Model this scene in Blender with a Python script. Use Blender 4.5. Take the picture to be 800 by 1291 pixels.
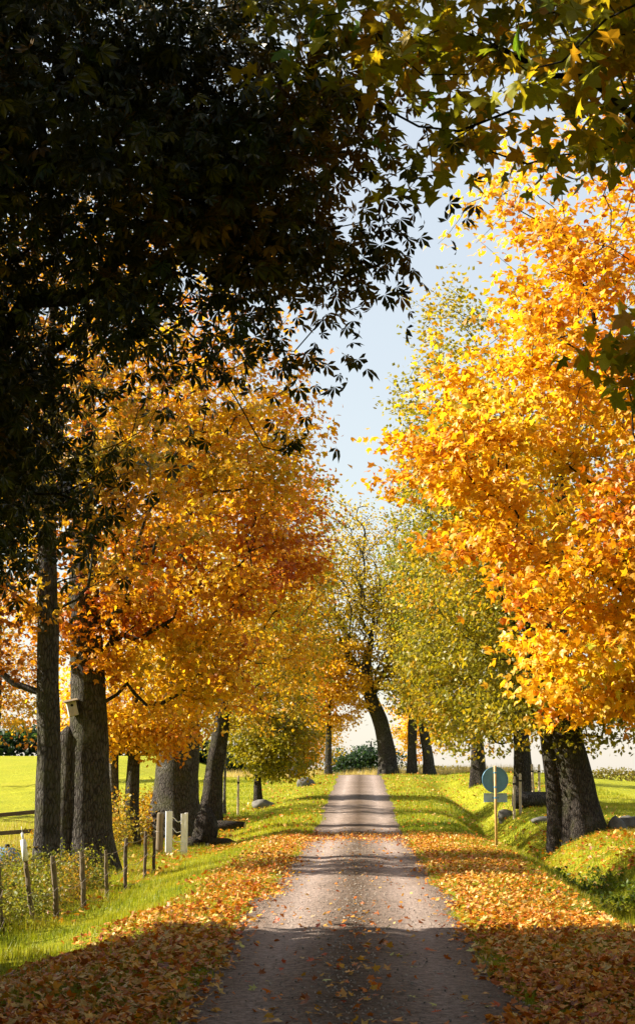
import bpy, math, random
import numpy as np
from mathutils import Vector, Matrix

R = math.radians
for o in list(bpy.data.objects):
    bpy.data.objects.remove(o)
SC = bpy.context.scene
COL = SC.collection

# ------------------------------------------------------------------ camera
CAM = np.array([0.10, 0.0, 1.70]); YAW = R(1.57); PITCH = R(9.37); FPX = 2000.0
cam_d = bpy.data.cameras.new('camera'); cam = bpy.data.objects.new('camera', cam_d)
COL.objects.link(cam); SC.camera = cam
cam_d.sensor_fit = 'HORIZONTAL'; cam_d.sensor_width = 36; cam_d.lens = 36 * FPX / 800
cam_d.clip_start = 0.1; cam_d.clip_end = 4000
cam.location = CAM; cam.rotation_euler = (R(90) + PITCH, 0, YAW)

# ------------------------------------------------------------------ sky, sun, exposure
SUN_AZ, SUN_EL = R(83), R(31)          # azimuth to the left of the road direction
world = bpy.data.worlds.new('World'); SC.world = world; world.use_nodes = True
nt = world.node_tree; nt.nodes.clear()
sky = nt.nodes.new('ShaderNodeTexSky'); sky.sky_type = 'NISHITA'; sky.sun_disc = False
sky.sun_elevation = SUN_EL; sky.sun_rotation = -SUN_AZ
sky.air_density = 1.5; sky.dust_density = 0.3; sky.ozone_density = 1.2
bgn = nt.nodes.new('ShaderNodeBackground'); bgn.inputs[1].default_value = 0.05
wo = nt.nodes.new('ShaderNodeOutputWorld')
veil = nt.nodes.new('ShaderNodeMixRGB'); veil.inputs[0].default_value = 0.6; veil.inputs[2].default_value = (5.2, 5.4, 5.7, 1)   # thin even high cloud
nt.links.new(sky.outputs[0], veil.inputs[1]); nt.links.new(veil.outputs[0], bgn.inputs[0]); nt.links.new(bgn.outputs[0], wo.inputs[0])
sd = bpy.data.lights.new('sun', 'SUN'); sd.energy = 5.0; sd.angle = R(0.5); sd.color = (1.0, 0.90, 0.74)
sun = bpy.data.objects.new('sun', sd); COL.objects.link(sun)
svec = Vector((-math.sin(SUN_AZ) * math.cos(SUN_EL), math.cos(SUN_AZ) * math.cos(SUN_EL), math.sin(SUN_EL)))
sun.rotation_euler = svec.to_track_quat('Z', 'Y').to_euler(); sun.location = (-30, 20, 40)
SC.view_settings.view_transform = 'Standard'; SC.view_settings.look = 'None'
SC.view_settings.exposure = 1.8; SC.view_settings.gamma = 1.0; SC.view_settings.use_curve_mapping = False
SC.cycles.max_bounces = 4; SC.cycles.diffuse_bounces = 2; SC.cycles.transmission_bounces = 4
SC.cycles.caustics_reflective = False; SC.cycles.caustics_refractive = False
SC.cycles.sample_clamp_indirect = 6.0

# ------------------------------------------------------------------ helpers
CR = np.array(cam.rotation_euler.to_matrix())       # columns: right, up, back

def project(p):
    q = (np.asarray(p) - CAM) @ CR
    z = -q[..., 2]
    return 400 + FPX * q[..., 0] / z, 645.5 - FPX * q[..., 1] / z, z

def at(px, py, d):
    """point seen at pixel (px,py) of the 800x1291 photograph on the vertical plane y = d"""
    v = CR @ np.array([(px - 400) / FPX, (645.5 - py) / FPX, -1.0])
    return CAM + v * (d / v[1])

def hsh(ix, iy, iz, s):
    h = (ix * 73856093) ^ (iy * 19349663) ^ (iz * 83492791) ^ (s * 2654435)
    h = h & 0x7fffffff
    h = ((h >> 13) ^ h) * 1274126177 & 0x7fffffff
    h = ((h >> 15) ^ h) * 668265263 & 0x7fffffff
    return ((h >> 7) & 0xffff) / 65535.0

def noise(p, s=0):
    p = np.asarray(p, float); i = np.floor(p).astype(np.int64); f = p - i; f = f * f * (3 - 2 * f)
    out = 0
    for a in (0, 1):
        for b in (0, 1):
            for c in (0, 1):
                w = (f[..., 0] if a else 1 - f[..., 0]) * (f[..., 1] if b else 1 - f[..., 1]) * (f[..., 2] if c else 1 - f[..., 2])
                out = out + w * hsh(i[..., 0] + a, i[..., 1] + b, i[..., 2] + c, s)
    return out

def n2(x, y, sc, s=0):
    x = np.asarray(x, float); y = np.asarray(y, float)
    return noise(np.stack([x * sc, y * sc, np.zeros_like(x) + 0.37], -1), s)

def sst(a, b, v):
    t = np.clip((np.asarray(v, float) - a) / (b - a), 0, 1); return t * t * (3 - 2 * t)

def lin(*rgb):
    c = np.array(rgb, float) / 255.0
    return np.where(c <= 0.04045, c / 12.92, ((c + 0.055) / 1.055) ** 2.4)

def height(x, y):
    x = np.asarray(x, float); y = np.asarray(y, float)
    ax = np.abs(x)
    rise = 1.60 * sst(40, 100, y) * 0.55 + 1.60 * np.clip((y - 46) / 50, 0, 1) * 0.45
    rise = rise - 1.1 * sst(99, 150, y)
    near = 1 - sst(9, 26, ax)
    h = rise * near
    # left: verge falls to the fence, then a field rising in the distance
    lf = -0.42 * sst(1.9, 4.5, -x) * (1 - 0.5 * sst(55, 90, y))
    h = h + lf * (x < 0)
    h = h + (x < 0) * sst(8, 24, -x) * 3.9 * sst(48, 190, y)
    # right: ditch, bank
    dd = np.exp(-((x - 4.55 - 0.25 * np.sin(y * 0.21)) / 0.85) ** 2)
    h = h - dd * 0.80 * (1 - 0.45 * sst(60, 100, y)) * sst(95, 85, y)
    h = h + (x > 0) * (0.12 * sst(4.9, 6.6, x) + 0.2 * sst(8, 30, x))
    rough = sst(1.5, 2.6, ax) * (1 - sst(30, 80, ax))
    h = h + rough * (0.16 * (n2(x, y, 0.7, 3) - 0.5) + 0.08 * (n2(x, y, 2.0, 4) - 0.5))
    h = h + 0.5 * sst(40, 200, ax) * (n2(x, y, 0.02, 5) - 0.5)
    return h

def hz(x, y):
    return float(height(np.array([x]), np.array([y]))[0])

def mesh_np(name, v, f, smooth=False, col=None):
    v = np.asarray(v, np.float32); f = np.asarray(f, np.int32)
    me = bpy.data.meshes.new(name)
    me.vertices.add(len(v)); me.vertices.foreach_set('co', v.ravel())
    k = f.shape[1]
    me.loops.add(f.size); me.loops.foreach_set('vertex_index', f.ravel())
    me.polygons.add(len(f)); me.polygons.foreach_set('loop_start', np.arange(len(f), dtype=np.int32) * k)
    me.polygons.foreach_set('use_smooth', np.full(len(f), smooth))
    if col is not None:
        a = me.color_attributes.new('Col', 'FLOAT_COLOR', 'POINT')
        c = np.ones((len(v), 4), np.float32); c[:, :3] = col
        a.data.foreach_set('color', c.ravel())
    me.update(calc_edges=True); me.validate()
    return me

def obj(name, me, mat, parent=None, loc=None, **tags):
    o = bpy.data.objects.new(name, me); COL.objects.link(o)
    if mat is not None and me is not None and not me.materials: me.materials.append(mat)
    if parent is not None: o.parent = parent
    if loc is not None: o.location = loc
    for k, val in tags.items(): o[k] = val
    return o

def root(name, loc, label, category, group=None):
    o = bpy.data.objects.new(name, None); COL.objects.link(o); o.location = loc
    o.empty_display_size = 0.2
    o['label'] = label; o['category'] = category
    if group: o['group'] = group
    return o

class MB:
    """collects primitive shapes into one mesh (quads and tris)"""
    def __init__(s): s.v = []; s.f = []
    def add(s, v, f):
        n = len(s.v); s.v += [tuple(p) for p in v]; s.f += [tuple(i + n for i in q) for q in f]; return s
    def box(s, c, d, rot=None, jit=0.0, seed=0):
        rr = random.Random(seed); P = []
        for i in (-1, 1):
            for j in (-1, 1):
                for k in (-1, 1):
                    p = Vector((i * d[0] / 2 + rr.uniform(-jit, jit), j * d[1] / 2 + rr.uniform(-jit, jit), k * d[2] / 2 + rr.uniform(-jit, jit)))
                    if rot is not None: p = rot @ p
                    P.append(p + Vector(c))
        return s.add(P, [(0, 1, 3, 2), (4, 6, 7, 5), (0, 4, 5, 1), (2, 3, 7, 6), (0, 2, 6, 4), (1, 5, 7, 3)])
    def tube(s, pts, rad, n=10, cap=True):
        pts = np.asarray(pts, float); rad = np.broadcast_to(np.asarray(rad, float), (len(pts),))
        v, f = tube_geo(pts, rad, n)
        m = len(v); F = [tuple(q) for q in f]
        if cap: F += [tuple(range(n))[::-1], tuple(range(m - n, m))]
        return s.add(v, F)
    def build(s, name, mat, parent=None, smooth=False, bevel=0.0, **tags):
        me = bpy.data.meshes.new(name); me.from_pydata(s.v, [], s.f)
        for p in me.polygons: p.use_smooth = smooth
        me.update(); o = obj(name, me, mat, parent, **tags)
        if bevel:
            b = o.modifiers.new('bevel', 'BEVEL'); b.width = bevel; b.segments = 2; b.limit_method = 'ANGLE'
        return o

def tube_geo(pts, rad, n):
    t = np.gradient(pts, axis=0); t /= np.linalg.norm(t, axis=1)[:, None] + 1e-9
    ref = np.array([0.31, 0.95, 0.05]) if abs(t[0][2]) > 0.6 else np.array([0.05, 0.1, 1.0])
    u = np.cross(t, ref); u /= np.linalg.norm(u, axis=1)[:, None] + 1e-9
    w = np.cross(t, u)
    a = np.arange(n) * 2 * np.pi / n
    v = pts[:, None, :] + rad[:, None, None] * (np.cos(a)[None, :, None] * u[:, None, :] + np.sin(a)[None, :, None] * w[:, None, :])
    m = len(pts); i = np.arange(m - 1)[:, None] * n; j = np.arange(n)[None, :]; j2 = (j + 1) % n
    f = np.stack([i + j, i + j2, i + n + j2, i + n + j], -1).reshape(-1, 4)
    return v.reshape(-1, 3), f

def spline(P, step):
    P = np.asarray(P, float)
    L = np.r_[0, np.cumsum(np.linalg.norm(np.diff(P[:, :3], axis=0), axis=1))]
    n = max(int(L[-1] / step), 3); s = np.linspace(0, L[-1], n + 1)
    T = np.gradient(P, L, axis=0) if len(P) > 2 else np.repeat(((P[1] - P[0]) / L[-1])[None], 2, 0)
    k = np.clip(np.searchsorted(L, s, side='right') - 1, 0, len(P) - 2)
    h = (L[k + 1] - L[k])[:, None]; u = ((s - L[k])[:, None]) / h
    return (2*u**3 - 3*u**2 + 1) * P[k] + (u**3 - 2*u**2 + u) * h * T[k] + (-2*u**3 + 3*u**2) * P[k + 1] + (u**3 - u**2) * h * T[k + 1]

# ------------------------------------------------------------------ materials
def mat(name):
    m = bpy.data.materials.new(name); m.use_nodes = True; t = m.node_tree
    return m, t, t.nodes['Principled BSDF'], t.links

def nd(t, ty, **kw):
    n = t.nodes.new('ShaderNode' + ty)
    for k, v in kw.items(): setattr(n, k, v)
    return n

def ramp(t, stops):
    n = nd(t, 'ValToRGB'); e = n.color_ramp.elements
    while len(e) < len(stops): e.new(0.5)
    for q, (p, c) in zip(e, stops): q.position = p; q.color = (*c, 1)
    return n

def leaf_mat(name, trans=0.5, rough=0.45, spec=0.35, tmul=(1.2, 1.12, 0.5)):
    m, t, b, L = mat(name)
    a = nd(t, 'VertexColor', layer_name='Col')
    tc = nd(t, 'TexCoord'); ns = nd(t, 'TexNoise'); ns.inputs['Scale'].default_value = 28; ns.inputs['Detail'].default_value = 2
    L.new(tc.outputs['Object'], ns.inputs[0])
    mul = nd(t, 'MixRGB', blend_type='MULTIPLY'); mul.inputs[0].default_value = 0.45
    rp = ramp(t, [(0.3, (0.45, 0.42, 0.4)), (0.65, (1, 1, 1))])
    L.new(ns.outputs[0], rp.inputs[0]); L.new(a.outputs[0], mul.inputs[1]); L.new(rp.outputs[0], mul.inputs[2])
    L.new(mul.outputs[0], b.inputs['Base Color']); b.inputs['Roughness'].default_value = rough
    b.inputs['Specular IOR Level'].default_value = spec
    tr = nd(t, 'BsdfTranslucent'); tm = nd(t, 'MixRGB', blend_type='MULTIPLY'); tm.inputs[0].default_value = 1
    tm.inputs[2].default_value = (*tmul, 1); L.new(mul.outputs[0], tm.inputs[1]); L.new(tm.outputs[0], tr.inputs[0])
    mx = nd(t, 'MixShader'); mx.inputs[0].default_value = trans
    L.new(b.outputs[0], mx.inputs[1]); L.new(tr.outputs[0], mx.inputs[2])
    L.new(mx.outputs[0], t.nodes['Material Output'].inputs[0])
    return m

def bark_mat(name, dark, light, moss, scale=1.0, mossamt=0.45):
    m, t, b, L = mat(name)
    tc = nd(t, 'TexCoord')
    wn = nd(t, 'TexNoise'); wn.inputs['Scale'].default_value = 3.0; wn.inputs['Detail'].default_value = 3; L.new(tc.outputs['Object'], wn.inputs[0])
    wa = nd(t, 'MixRGB'); wa.inputs[0].default_value = 0.10; L.new(tc.outputs['Object'], wa.inputs[1]); L.new(wn.outputs[1], wa.inputs[2])
    mp = nd(t, 'Mapping'); mp.inputs['Scale'].default_value = (16 * scale, 16 * scale, 4.2 * scale); L.new(wa.outputs[0], mp.inputs[0])
    n1 = nd(t, 'TexNoise'); n1.inputs['Scale'].default_value = 2.2; n1.inputs['Detail'].default_value = 10; n1.inputs['Roughness'].default_value = 0.75; L.new(mp.outputs[0], n1.inputs[0])
    vo = nd(t, 'TexVoronoi', feature='DISTANCE_TO_EDGE'); vo.inputs['Scale'].default_value = 1.3; vo.inputs['Randomness'].default_value = 1.0; L.new(mp.outputs[0], vo.inputs[0])
    vr = nd(t, 'MapRange'); vr.inputs[2].default_value = 0.22; vr.inputs[3].default_value = 0.42; vr.inputs[4].default_value = 1.1; L.new(vo.outputs[0], vr.inputs[0])
    ad = nd(t, 'Math', operation='MULTIPLY'); L.new(n1.outputs[0], ad.inputs[0]); L.new(vr.outputs[0], ad.inputs[1])
    rp = ramp(t, [(0.20, dark), (0.44, tuple((np.array(dark) + np.array(light)) / 2)), (0.68, light)]); L.new(ad.outputs[0], rp.inputs[0])
    n3 = nd(t, 'TexNoise'); n3.inputs['Scale'].default_value = 1.7; n3.inputs['Detail'].default_value = 8; n3.inputs['Roughness'].default_value = 0.7; L.new(tc.outputs['Object'], n3.inputs[0])
    r3 = ramp(t, [(0.47, (0, 0, 0)), (0.62, (mossamt,) * 3)]); L.new(n3.outputs[0], r3.inputs[0])
    mx = nd(t, 'MixRGB'); L.new(r3.outputs[0], mx.inputs[0]); L.new(rp.outputs[0], mx.inputs[1]); mx.inputs[2].default_value = (*moss, 1)
    n4 = nd(t, 'TexNoise'); n4.inputs['Scale'].default_value = 2.6; n4.inputs['Detail'].default_value = 9; n4.inputs['Roughness'].default_value = 0.72
    m4 = nd(t, 'Mapping'); m4.inputs['Location'].default_value = (7, 3, 5); L.new(tc.outputs['Object'], m4.inputs[0]); L.new(m4.outputs[0], n4.inputs[0])
    r4 = ramp(t, [(0.56, (0, 0, 0)), (0.66, (0.55,) * 3)]); L.new(n4.outputs[0], r4.inputs[0])
    mz = nd(t, 'MixRGB'); L.new(r4.outputs[0], mz.inputs[0]); L.new(mx.outputs[0], mz.inputs[1]); mz.inputs[2].default_value = (*(np.array(light) * 1.5 + np.array([.0, .012, .02])), 1)
    L.new(mz.outputs[0], b.inputs['Base Color']); b.inputs['Roughness'].default_value = 0.95
    b.inputs['Specular IOR Level'].default_value = 0.1
    bp = nd(t, 'Bump'); bp.inputs['Strength'].default_value = 1.0; bp.inputs['Distance'].default_value = 0.09
    L.new(ad.outputs[0], bp.inputs['Height']); L.new(bp.outputs[0], b.inputs['Normal'])
    return m

def plain(name, c, rough=0.7, nscale=6, var=0.35, metal=0, bump=0.2, stretch=(1, 1, 1)):
    m, t, b, L = mat(name)
    tc = nd(t, 'TexCoord'); mp = nd(t, 'Mapping'); mp.inputs['Scale'].default_value = stretch
    L.new(tc.outputs['Object'], mp.inputs[0])
    ns = nd(t, 'TexNoise'); ns.inputs['Scale'].default_value = nscale; ns.inputs['Detail'].default_value = 7; ns.inputs['Roughness'].default_value = 0.65
    L.new(mp.outputs[0], ns.inputs[0])
    c = np.array(c); rp = ramp(t, [(0.3, tuple(c * (1 - var))), (0.7, tuple(np.minimum(c * (1 + var), 0.9)))])
    L.new(ns.outputs[0], rp.inputs[0]); L.new(rp.outputs[0], b.inputs['Base Color'])
    b.inputs['Roughness'].default_value = rough; b.inputs['Metallic'].default_value = metal
    bp = nd(t, 'Bump'); bp.inputs['Strength'].default_value = bump; bp.inputs['Distance'].default_value = 0.02
    L.new(ns.outputs[0], bp.inputs['Height']); L.new(bp.outputs[0], b.inputs['Normal'])
    return m

M_LEAF = leaf_mat('autumn_leaf', 0.50)
M_CHEST = leaf_mat('chestnut_leaf', 0.20, 0.40, 0.4, (1.2, 1.1, 0.4))
M_FALLEN = leaf_mat('fallen_leaf', 0.15, 0.5, 0.3)
M_BLADE = leaf_mat('grass_blade', 0.45, 0.5, 0.25, (1.1, 1.05, 0.5))
M_BARK = bark_mat('bark_grey', (0.02, 0.017, 0.015), (0.125, 0.112, 0.10), (0.075, 0.08, 0.025))
M_BARKD = bark_mat('bark_dark', (0.014, 0.012, 0.011), (0.085, 0.07, 0.06), (0.05, 0.055, 0.016))
M_BARKP = bark_mat('bark_pale', (0.05, 0.045, 0.04), (0.26, 0.24, 0.21), (0.12, 0.12, 0.05), 1.4, 0.25)
M_WOOD = plain('weathered_wood', (0.13, 0.095, 0.05), 0.85, 5, 0.45, 0, 0.4, (5, 5, 0.6))
M_WOODD = plain('dark_rail_wood', (0.075, 0.05, 0.028), 0.85, 5, 0.45, 0, 0.4, (0.6, 5, 5))
M_STAKE = plain('pale_stake_wood', (0.46, 0.37, 0.25), 0.85, 5, 0.3, 0, 0.3, (5, 5, 0.6))
M_WHITE = plain('white_paint', (0.74, 0.74, 0.72), 0.6, 9, 0.12, 0, 0.15)
M_WIRE = plain('rusty_wire', (0.25, 0.20, 0.16), 0.5, 20, 0.3, 0.6, 0.1)
M_SIGNB = plain('grey_sign_metal', (0.13, 0.30, 0.46), 0.42, 4, 0.22, 0.35, 0.05)
M_PLATE = plain('pale_plate_metal', (0.34, 0.50, 0.64), 0.4, 4, 0.2, 0.3, 0.05)
M_POLE = plain('rusted_pole', (0.48, 0.30, 0.10), 0.6, 7, 0.35, 0.1, 0.15)  # one orange-brown tone with random mottling
M_BLUE = plain('blue_plastic', (0.10, 0.24, 0.42), 0.3, 3, 0.25, 0, 0.05)
M_STONE = plain('field_stone', (0.10, 0.095, 0.085), 0.9, 5, 0.5, 0, 0.7)
M_CUT = plain('cut_wood', (0.38, 0.25, 0.13), 0.85, 8, 0.4, 0, 0.4)
M_DARK = plain('black_hole', (0.01, 0.009, 0.008), 0.9)

# ground: short grass, dry earth patches
def ground_mat():
    m, t, b, L = mat('grass_ground')
    tc = nd(t, 'TexCoord')
    a = nd(t, 'TexNoise'); a.inputs['Scale'].default_value = 0.35; a.inputs['Detail'].default_value = 8; a.inputs['Roughness'].default_value = 0.65
    c = nd(t, 'TexNoise'); c.inputs['Scale'].default_value = 9; c.inputs['Detail'].default_value = 8; c.inputs['Roughness'].default_value = 0.75
    L.new(tc.outputs['Object'], a.inputs[0]); L.new(tc.outputs['Object'], c.inputs[0])
    r1 = ramp(t, [(0.3, (0.26, 0.28, 0.016)), (0.55, (0.33, 0.33, 0.018)), (0.75, (0.38, 0.33, 0.045))]); L.new(a.outputs[0], r1.inputs[0])
    r2 = ramp(t, [(0.3, (0.45, 0.45, 0.4)), (0.65, (1.25, 1.25, 1.2))]); L.new(c.outputs[0], r2.inputs[0])
    mx = nd(t, 'MixRGB', blend_type='MULTIPLY'); mx.inputs[0].default_value = 1; L.new(r1.outputs[0], mx.inputs[1]); L.new(r2.outputs[0], mx.inputs[2])
    L.new(mx.outputs[0], b.inputs['Base Color']); b.inputs['Roughness'].default_value = 0.95; b.inputs['Specular IOR Level'].default_value = 0.1
    bp = nd(t, 'Bump'); bp.inputs['Strength'].default_value = 1.0; bp.inputs['Distance'].default_value = 0.12
    L.new(c.outputs[0], bp.inputs['Height']); L.new(bp.outputs[0], b.inputs['Normal'])
    return m

def road_mat():
    m, t, b, L = mat('gravel_road')
    tc = nd(t, 'TexCoord'); sp = nd(t, 'SeparateXYZ'); L.new(tc.outputs['Object'], sp.inputs[0])
    # wheel tracks: paler, packed; rough middle strip
    wob = nd(t, 'TexNoise'); wob.inputs['Scale'].default_value = 0.5; wob.inputs['Detail'].default_value = 4; L.new(tc.outputs['Object'], wob.inputs[0])
    ab = nd(t, 'Math', operation='ABSOLUTE'); L.new(sp.outputs[0], ab.inputs[0])
    off = nd(t, 'Math', operation='SUBTRACT'); L.new(ab.outputs[0], off.inputs[0]); off.inputs[1].default_value = 0.72
    o2 = nd(t, 'Math', operation='ABSOLUTE'); L.new(off.outputs[0], o2.inputs[0])
    o3 = nd(t, 'Math', operation='MULTIPLY_ADD'); L.new(wob.outputs[0], o3.inputs[0]); o3.inputs[1].default_value = 0.5; L.new(o2.outputs[0], o3.inputs[2])
    rt = ramp(t, [(0.22, (0.42, 0.335, 0.295)), (0.62, (0.25, 0.19, 0.155)), (0.95, (0.13, 0.09, 0.062))]); L.new(o3.outputs[0], rt.inputs[0])
    g = nd(t, 'TexVoronoi'); g.inputs['Scale'].default_value = 38; L.new(tc.outputs['Object'], g.inputs[0])
    n = nd(t, 'TexNoise'); n.inputs['Scale'].default_value = 14; n.inputs['Detail'].default_value = 10; n.inputs['Roughness'].default_value = 0.8; L.new(tc.outputs['Object'], n.inputs[0])
    rg = ramp(t, [(0.38, (0.42, 0.42, 0.42)), (0.62, (1.32, 1.30, 1.28))]); L.new(n.outputs[0], rg.inputs[0])
    mx = nd(t, 'MixRGB', blend_type='MULTIPLY'); mx.inputs[0].default_value = 1; L.new(rt.outputs[0], mx.inputs[1]); L.new(rg.outputs[0], mx.inputs[2])
    L.new(mx.outputs[0], b.inputs['Base Color']); b.inputs['Roughness'].default_value = 0.9; b.inputs['Specular IOR Level'].default_value = 0.15
    hh = nd(t, 'Math', operation='MULTIPLY_ADD'); L.new(g.outputs[0], hh.inputs[0]); hh.inputs[1].default_value = -0.5; L.new(n.outputs[0], hh.inputs[2])
    bp = nd(t, 'Bump'); bp.inputs['Strength'].default_value = 1.0; bp.inputs['Distance'].default_value = 0.05
    L.new(hh.outputs[0], bp.inputs['Height']); L.new(bp.outputs[0], b.inputs['Normal'])
    return m

# ------------------------------------------------------------------ the setting: ground and road
def grid(xs, ys, zf):
    X, Y = np.meshgrid(xs, ys); Z = zf(X, Y)
    v = np.stack([X, Y, Z], -1).reshape(-1, 3); nx, ny = len(xs), len(ys)
    i = np.arange(ny - 1)[:, None] * nx + np.arange(nx - 1)[None, :]
    f = np.stack([i, i + 1, i + nx + 1, i + nx], -1).reshape(-1, 4)
    return v, f

xs = np.unique(np.r_[np.linspace(-1500, -160, 12), np.linspace(-160, -26, 40), np.linspace(-26, -9, 50), np.arange(-9, 9.01, 0.25), np.linspace(9, 26, 50), np.linspace(26, 160, 40), np.linspace(160, 1500, 12)])
ys = np.unique(np.r_[np.linspace(-300, -10, 20), np.linspace(-10, 8, 30), np.arange(8, 50, 0.4), np.arange(50, 125, 1.0), np.linspace(125, 330, 70), np.linspace(330, 2500, 26)])
v, f = grid(xs, ys, lambda x, y: height(x, y) - 0.08 * (1 - sst(0.85, 1.15, np.abs(x))) * (y < 98) * (y > -19))
obj('ground', mesh_np('ground', v, f, True), ground_mat(), kind='structure')

RW = 1.36
def road_half(y, side):
    return RW + 0.16 * (n2(np.zeros_like(y) + side * 7, y, 0.55, 11) - 0.5) * 2 + 0.10 * (n2(np.zeros_like(y) + side * 3, y, 2.6, 12) - 0.5) * 2
ry = np.unique(np.r_[np.arange(-20, 50, 0.3), np.arange(50, 121, 0.6)])
us = np.linspace(-1, 1, 25)
U, Y = np.meshgrid(us, ry)
HW = np.where(U < 0, road_half(Y, -1), road_half(Y, 1))
curve = -4.5 * sst(98, 121, Y)
X = U * HW
Z = height(X, Y) + 0.035 * (1 - U ** 2) - 0.022 * np.exp(-((np.abs(X) - 0.72) / 0.22) ** 2) + 0.012 * (n2(X, Y, 3.0, 13) - 0.5) - 0.004
X = X + curve; Z = np.where(Y > 98, height(X, Y) + 0.035 * (1 - U ** 2), Z)
nx, ny = len(us), len(ry); i = np.arange(ny - 1)[:, None] * nx + np.arange(nx - 1)[None, :]
f = np.stack([i, i + 1, i + nx + 1, i + nx], -1).reshape(-1, 4)
obj('gravel_road', mesh_np('gravel_road', np.stack([X, Y, Z], -1).reshape(-1, 3), f, True), road_mat(), kind='structure')

def ground_z(x, y):
    x = np.asarray(x, float); y = np.asarray(y, float)
    hw = np.where(x < 0, road_half(y, -1), road_half(y, 1)); u = np.clip(x / hw, -1, 1)
    on = (np.abs(x) < hw)
    return height(x, y) + on * (0.035 * (1 - u ** 2) - 0.022 * np.exp(-((np.abs(x) - 0.72) / 0.22) ** 2))

# ------------------------------------------------------------------ leaf templates (x side, y towards tip, z normal), unit size
def fan(outline, centre, cz=0.0, droop=0.12):
    o = np.array(outline, float); V = np.zeros((len(o) + 1, 3)); V[0, :2] = centre; V[1:, :2] = o
    V[:, 2] = -droop * (V[:, 0] ** 2 * 1.6 + V[:, 1] ** 2 * 0.6); V[0, 2] += cz
    n = len(o); F = [(0, 1 + k, 1 + (k + 1) % n) for k in range(n)]
    return V, np.array(F)

_half = [(0.0, -0.06), (0.20, -0.07), (0.46, -0.10), (0.24, 0.14), (0.64, 0.40), (0.25, 0.46), (0.21, 0.68)]
MAPLE = fan(_half + [(0.0, 0.98)] + [(-x, y) for x, y in _half[:0:-1]], (0, 0.25), -0.03, 0.25)
_h2 = [(0.0, -0.05), (0.34, 0.0), (0.62, 0.39), (0.22, 0.50)]
MAPLE_S = fan(_h2 + [(0.0, 0.98)] + [(-x, y) for x, y in _h2[:0:-1]], (0, 0.25), -0.03, 0.25)
DIAMOND = (np.array([[0, 0, 0], [0.36, 0.45, -0.05], [0, 1, 0], [-0.36, 0.5, -0.05]], float), np.array([[0, 1, 2], [0, 2, 3]]))
OVAL = fan([(0, 0), (0.27, 0.25), (0.30, 0.55), (0, 1.0), (-0.30, 0.55), (-0.27, 0.25)], (0, 0.45), 0.03, 0.2)

def palmate(detail):
    V, F = [], []
    for ang, ln in ((0, 1.0), (44, 0.92), (-44, 0.92), (92, 0.66), (-92, 0.66)) if not detail else ((0, 1.0), (38, 0.93), (-38, 0.93), (78, 0.75), (-78, 0.75), (122, 0.5), (-122, 0.5)):
        if detail:
            P = np.array([[0, 0.04, 0], [0.10, 0.38, 0.0], [0.20, 0.68, -0.05], [0.0, 1.0, -0.22], [-0.20, 0.68, -0.05], [-0.10, 0.38, 0.0], [0, 0.62, -0.10]])
            T = [(0, 1, 6), (1, 2, 6), (2, 3, 6), (3, 4, 6), (4, 5, 6), (5, 0, 6)]
        else:
            P = np.array([[0, 0.04, 0], [0.20, 0.64, -0.04], [0.0, 1.0, -0.22], [-0.20, 0.64, -0.04]]); T = [(0, 1, 2), (0, 2, 3)]
        P = P * ln; P[:, 2] -= 0.38 * P[:, 1] ** 1.5
        a = R(ang); c, s = math.cos(a), math.sin(a)
        Q = np.stack([P[:, 0] * c + P[:, 1] * s, -P[:, 0] * s + P[:, 1] * c, P[:, 2]], -1)
        n = sum(len(q) for q in V); V.append(Q); F += [(i + n, j + n, k + n) for i, j, k in T]
    V = np.concatenate(V); V[:, 1] += 0.05
    return V * 0.62, np.array(F)
PALM, PALM_S = palmate(True), palmate(False)

def orient(n, rng, out=None, up=0.7, rnd=0.8, outw=0.4, droop=0.3):
    """random leaf frames: columns side, tip direction, normal"""
    N = rng.normal(size=(n, 3)) * rnd; N[:, 2] += up
    if out is not None: N += out * outw
    N /= np.linalg.norm(N, axis=1)[:, None]
    D = rng.normal(size=(n, 3)) * 0.8; D[:, 2] -= droop * 2
    if out is not None: D += out * 0.7
    D -= N * (D * N).sum(1)[:, None]; D /= np.linalg.norm(D, axis=1)[:, None] + 1e-9
    S = np.cross(D, N)
    return np.stack([S, D, N], -1)

def stamp(tpl, pos, Rm, size, col):
    V, F = tpl; n = len(pos)
    P = np.einsum('nij,vj->nvi', Rm, V) * size[:, None, None] + pos[:, None, :]
    FF = F[None] + (np.arange(n) * len(V))[:, None, None]
    C = np.repeat(col[:, None, :], len(V), 1)
    return P.reshape(-1, 3), FF.reshape(-1, 3), C.reshape(-1, 3)

def palette(pal, t):
    pal = np.array(pal); t = np.clip(t, 0, 0.9999) * (len(pal) - 1); k = t.astype(int); u = (t - k)[:, None]
    return pal[k] * (1 - u) + pal[k + 1] * u

# ------------------------------------------------------------------ trees
LEAFSHARE = {}
def shared_leaf(tpl_key, tpl, col, mat_):
    q = tuple(np.round(np.log(np.maximum(col, 0.003)) * 1.6).astype(int))
    k = (tpl_key, q, mat_.name)
    if k not in LEAFSHARE:
        LEAFSHARE[k] = mesh_np('leaf', tpl[0], tpl[1], False, np.repeat(np.exp(np.array(q) / 1.6)[None], len(tpl[0]), 0))
        LEAFSHARE[k].materials.append(mat_)
    return LEAFSHARE[k]

def leaf_object(name, parent, me, pos, Rm, size):
    o = bpy.data.objects.new(name, me); COL.objects.link(o)
    if parent is not None: o.parent = parent
    M = np.eye(4); M[:3, :3] = Rm * size; M[:3, 3] = pos
    o.matrix_local = Matrix(M.tolist())
    return o

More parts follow.
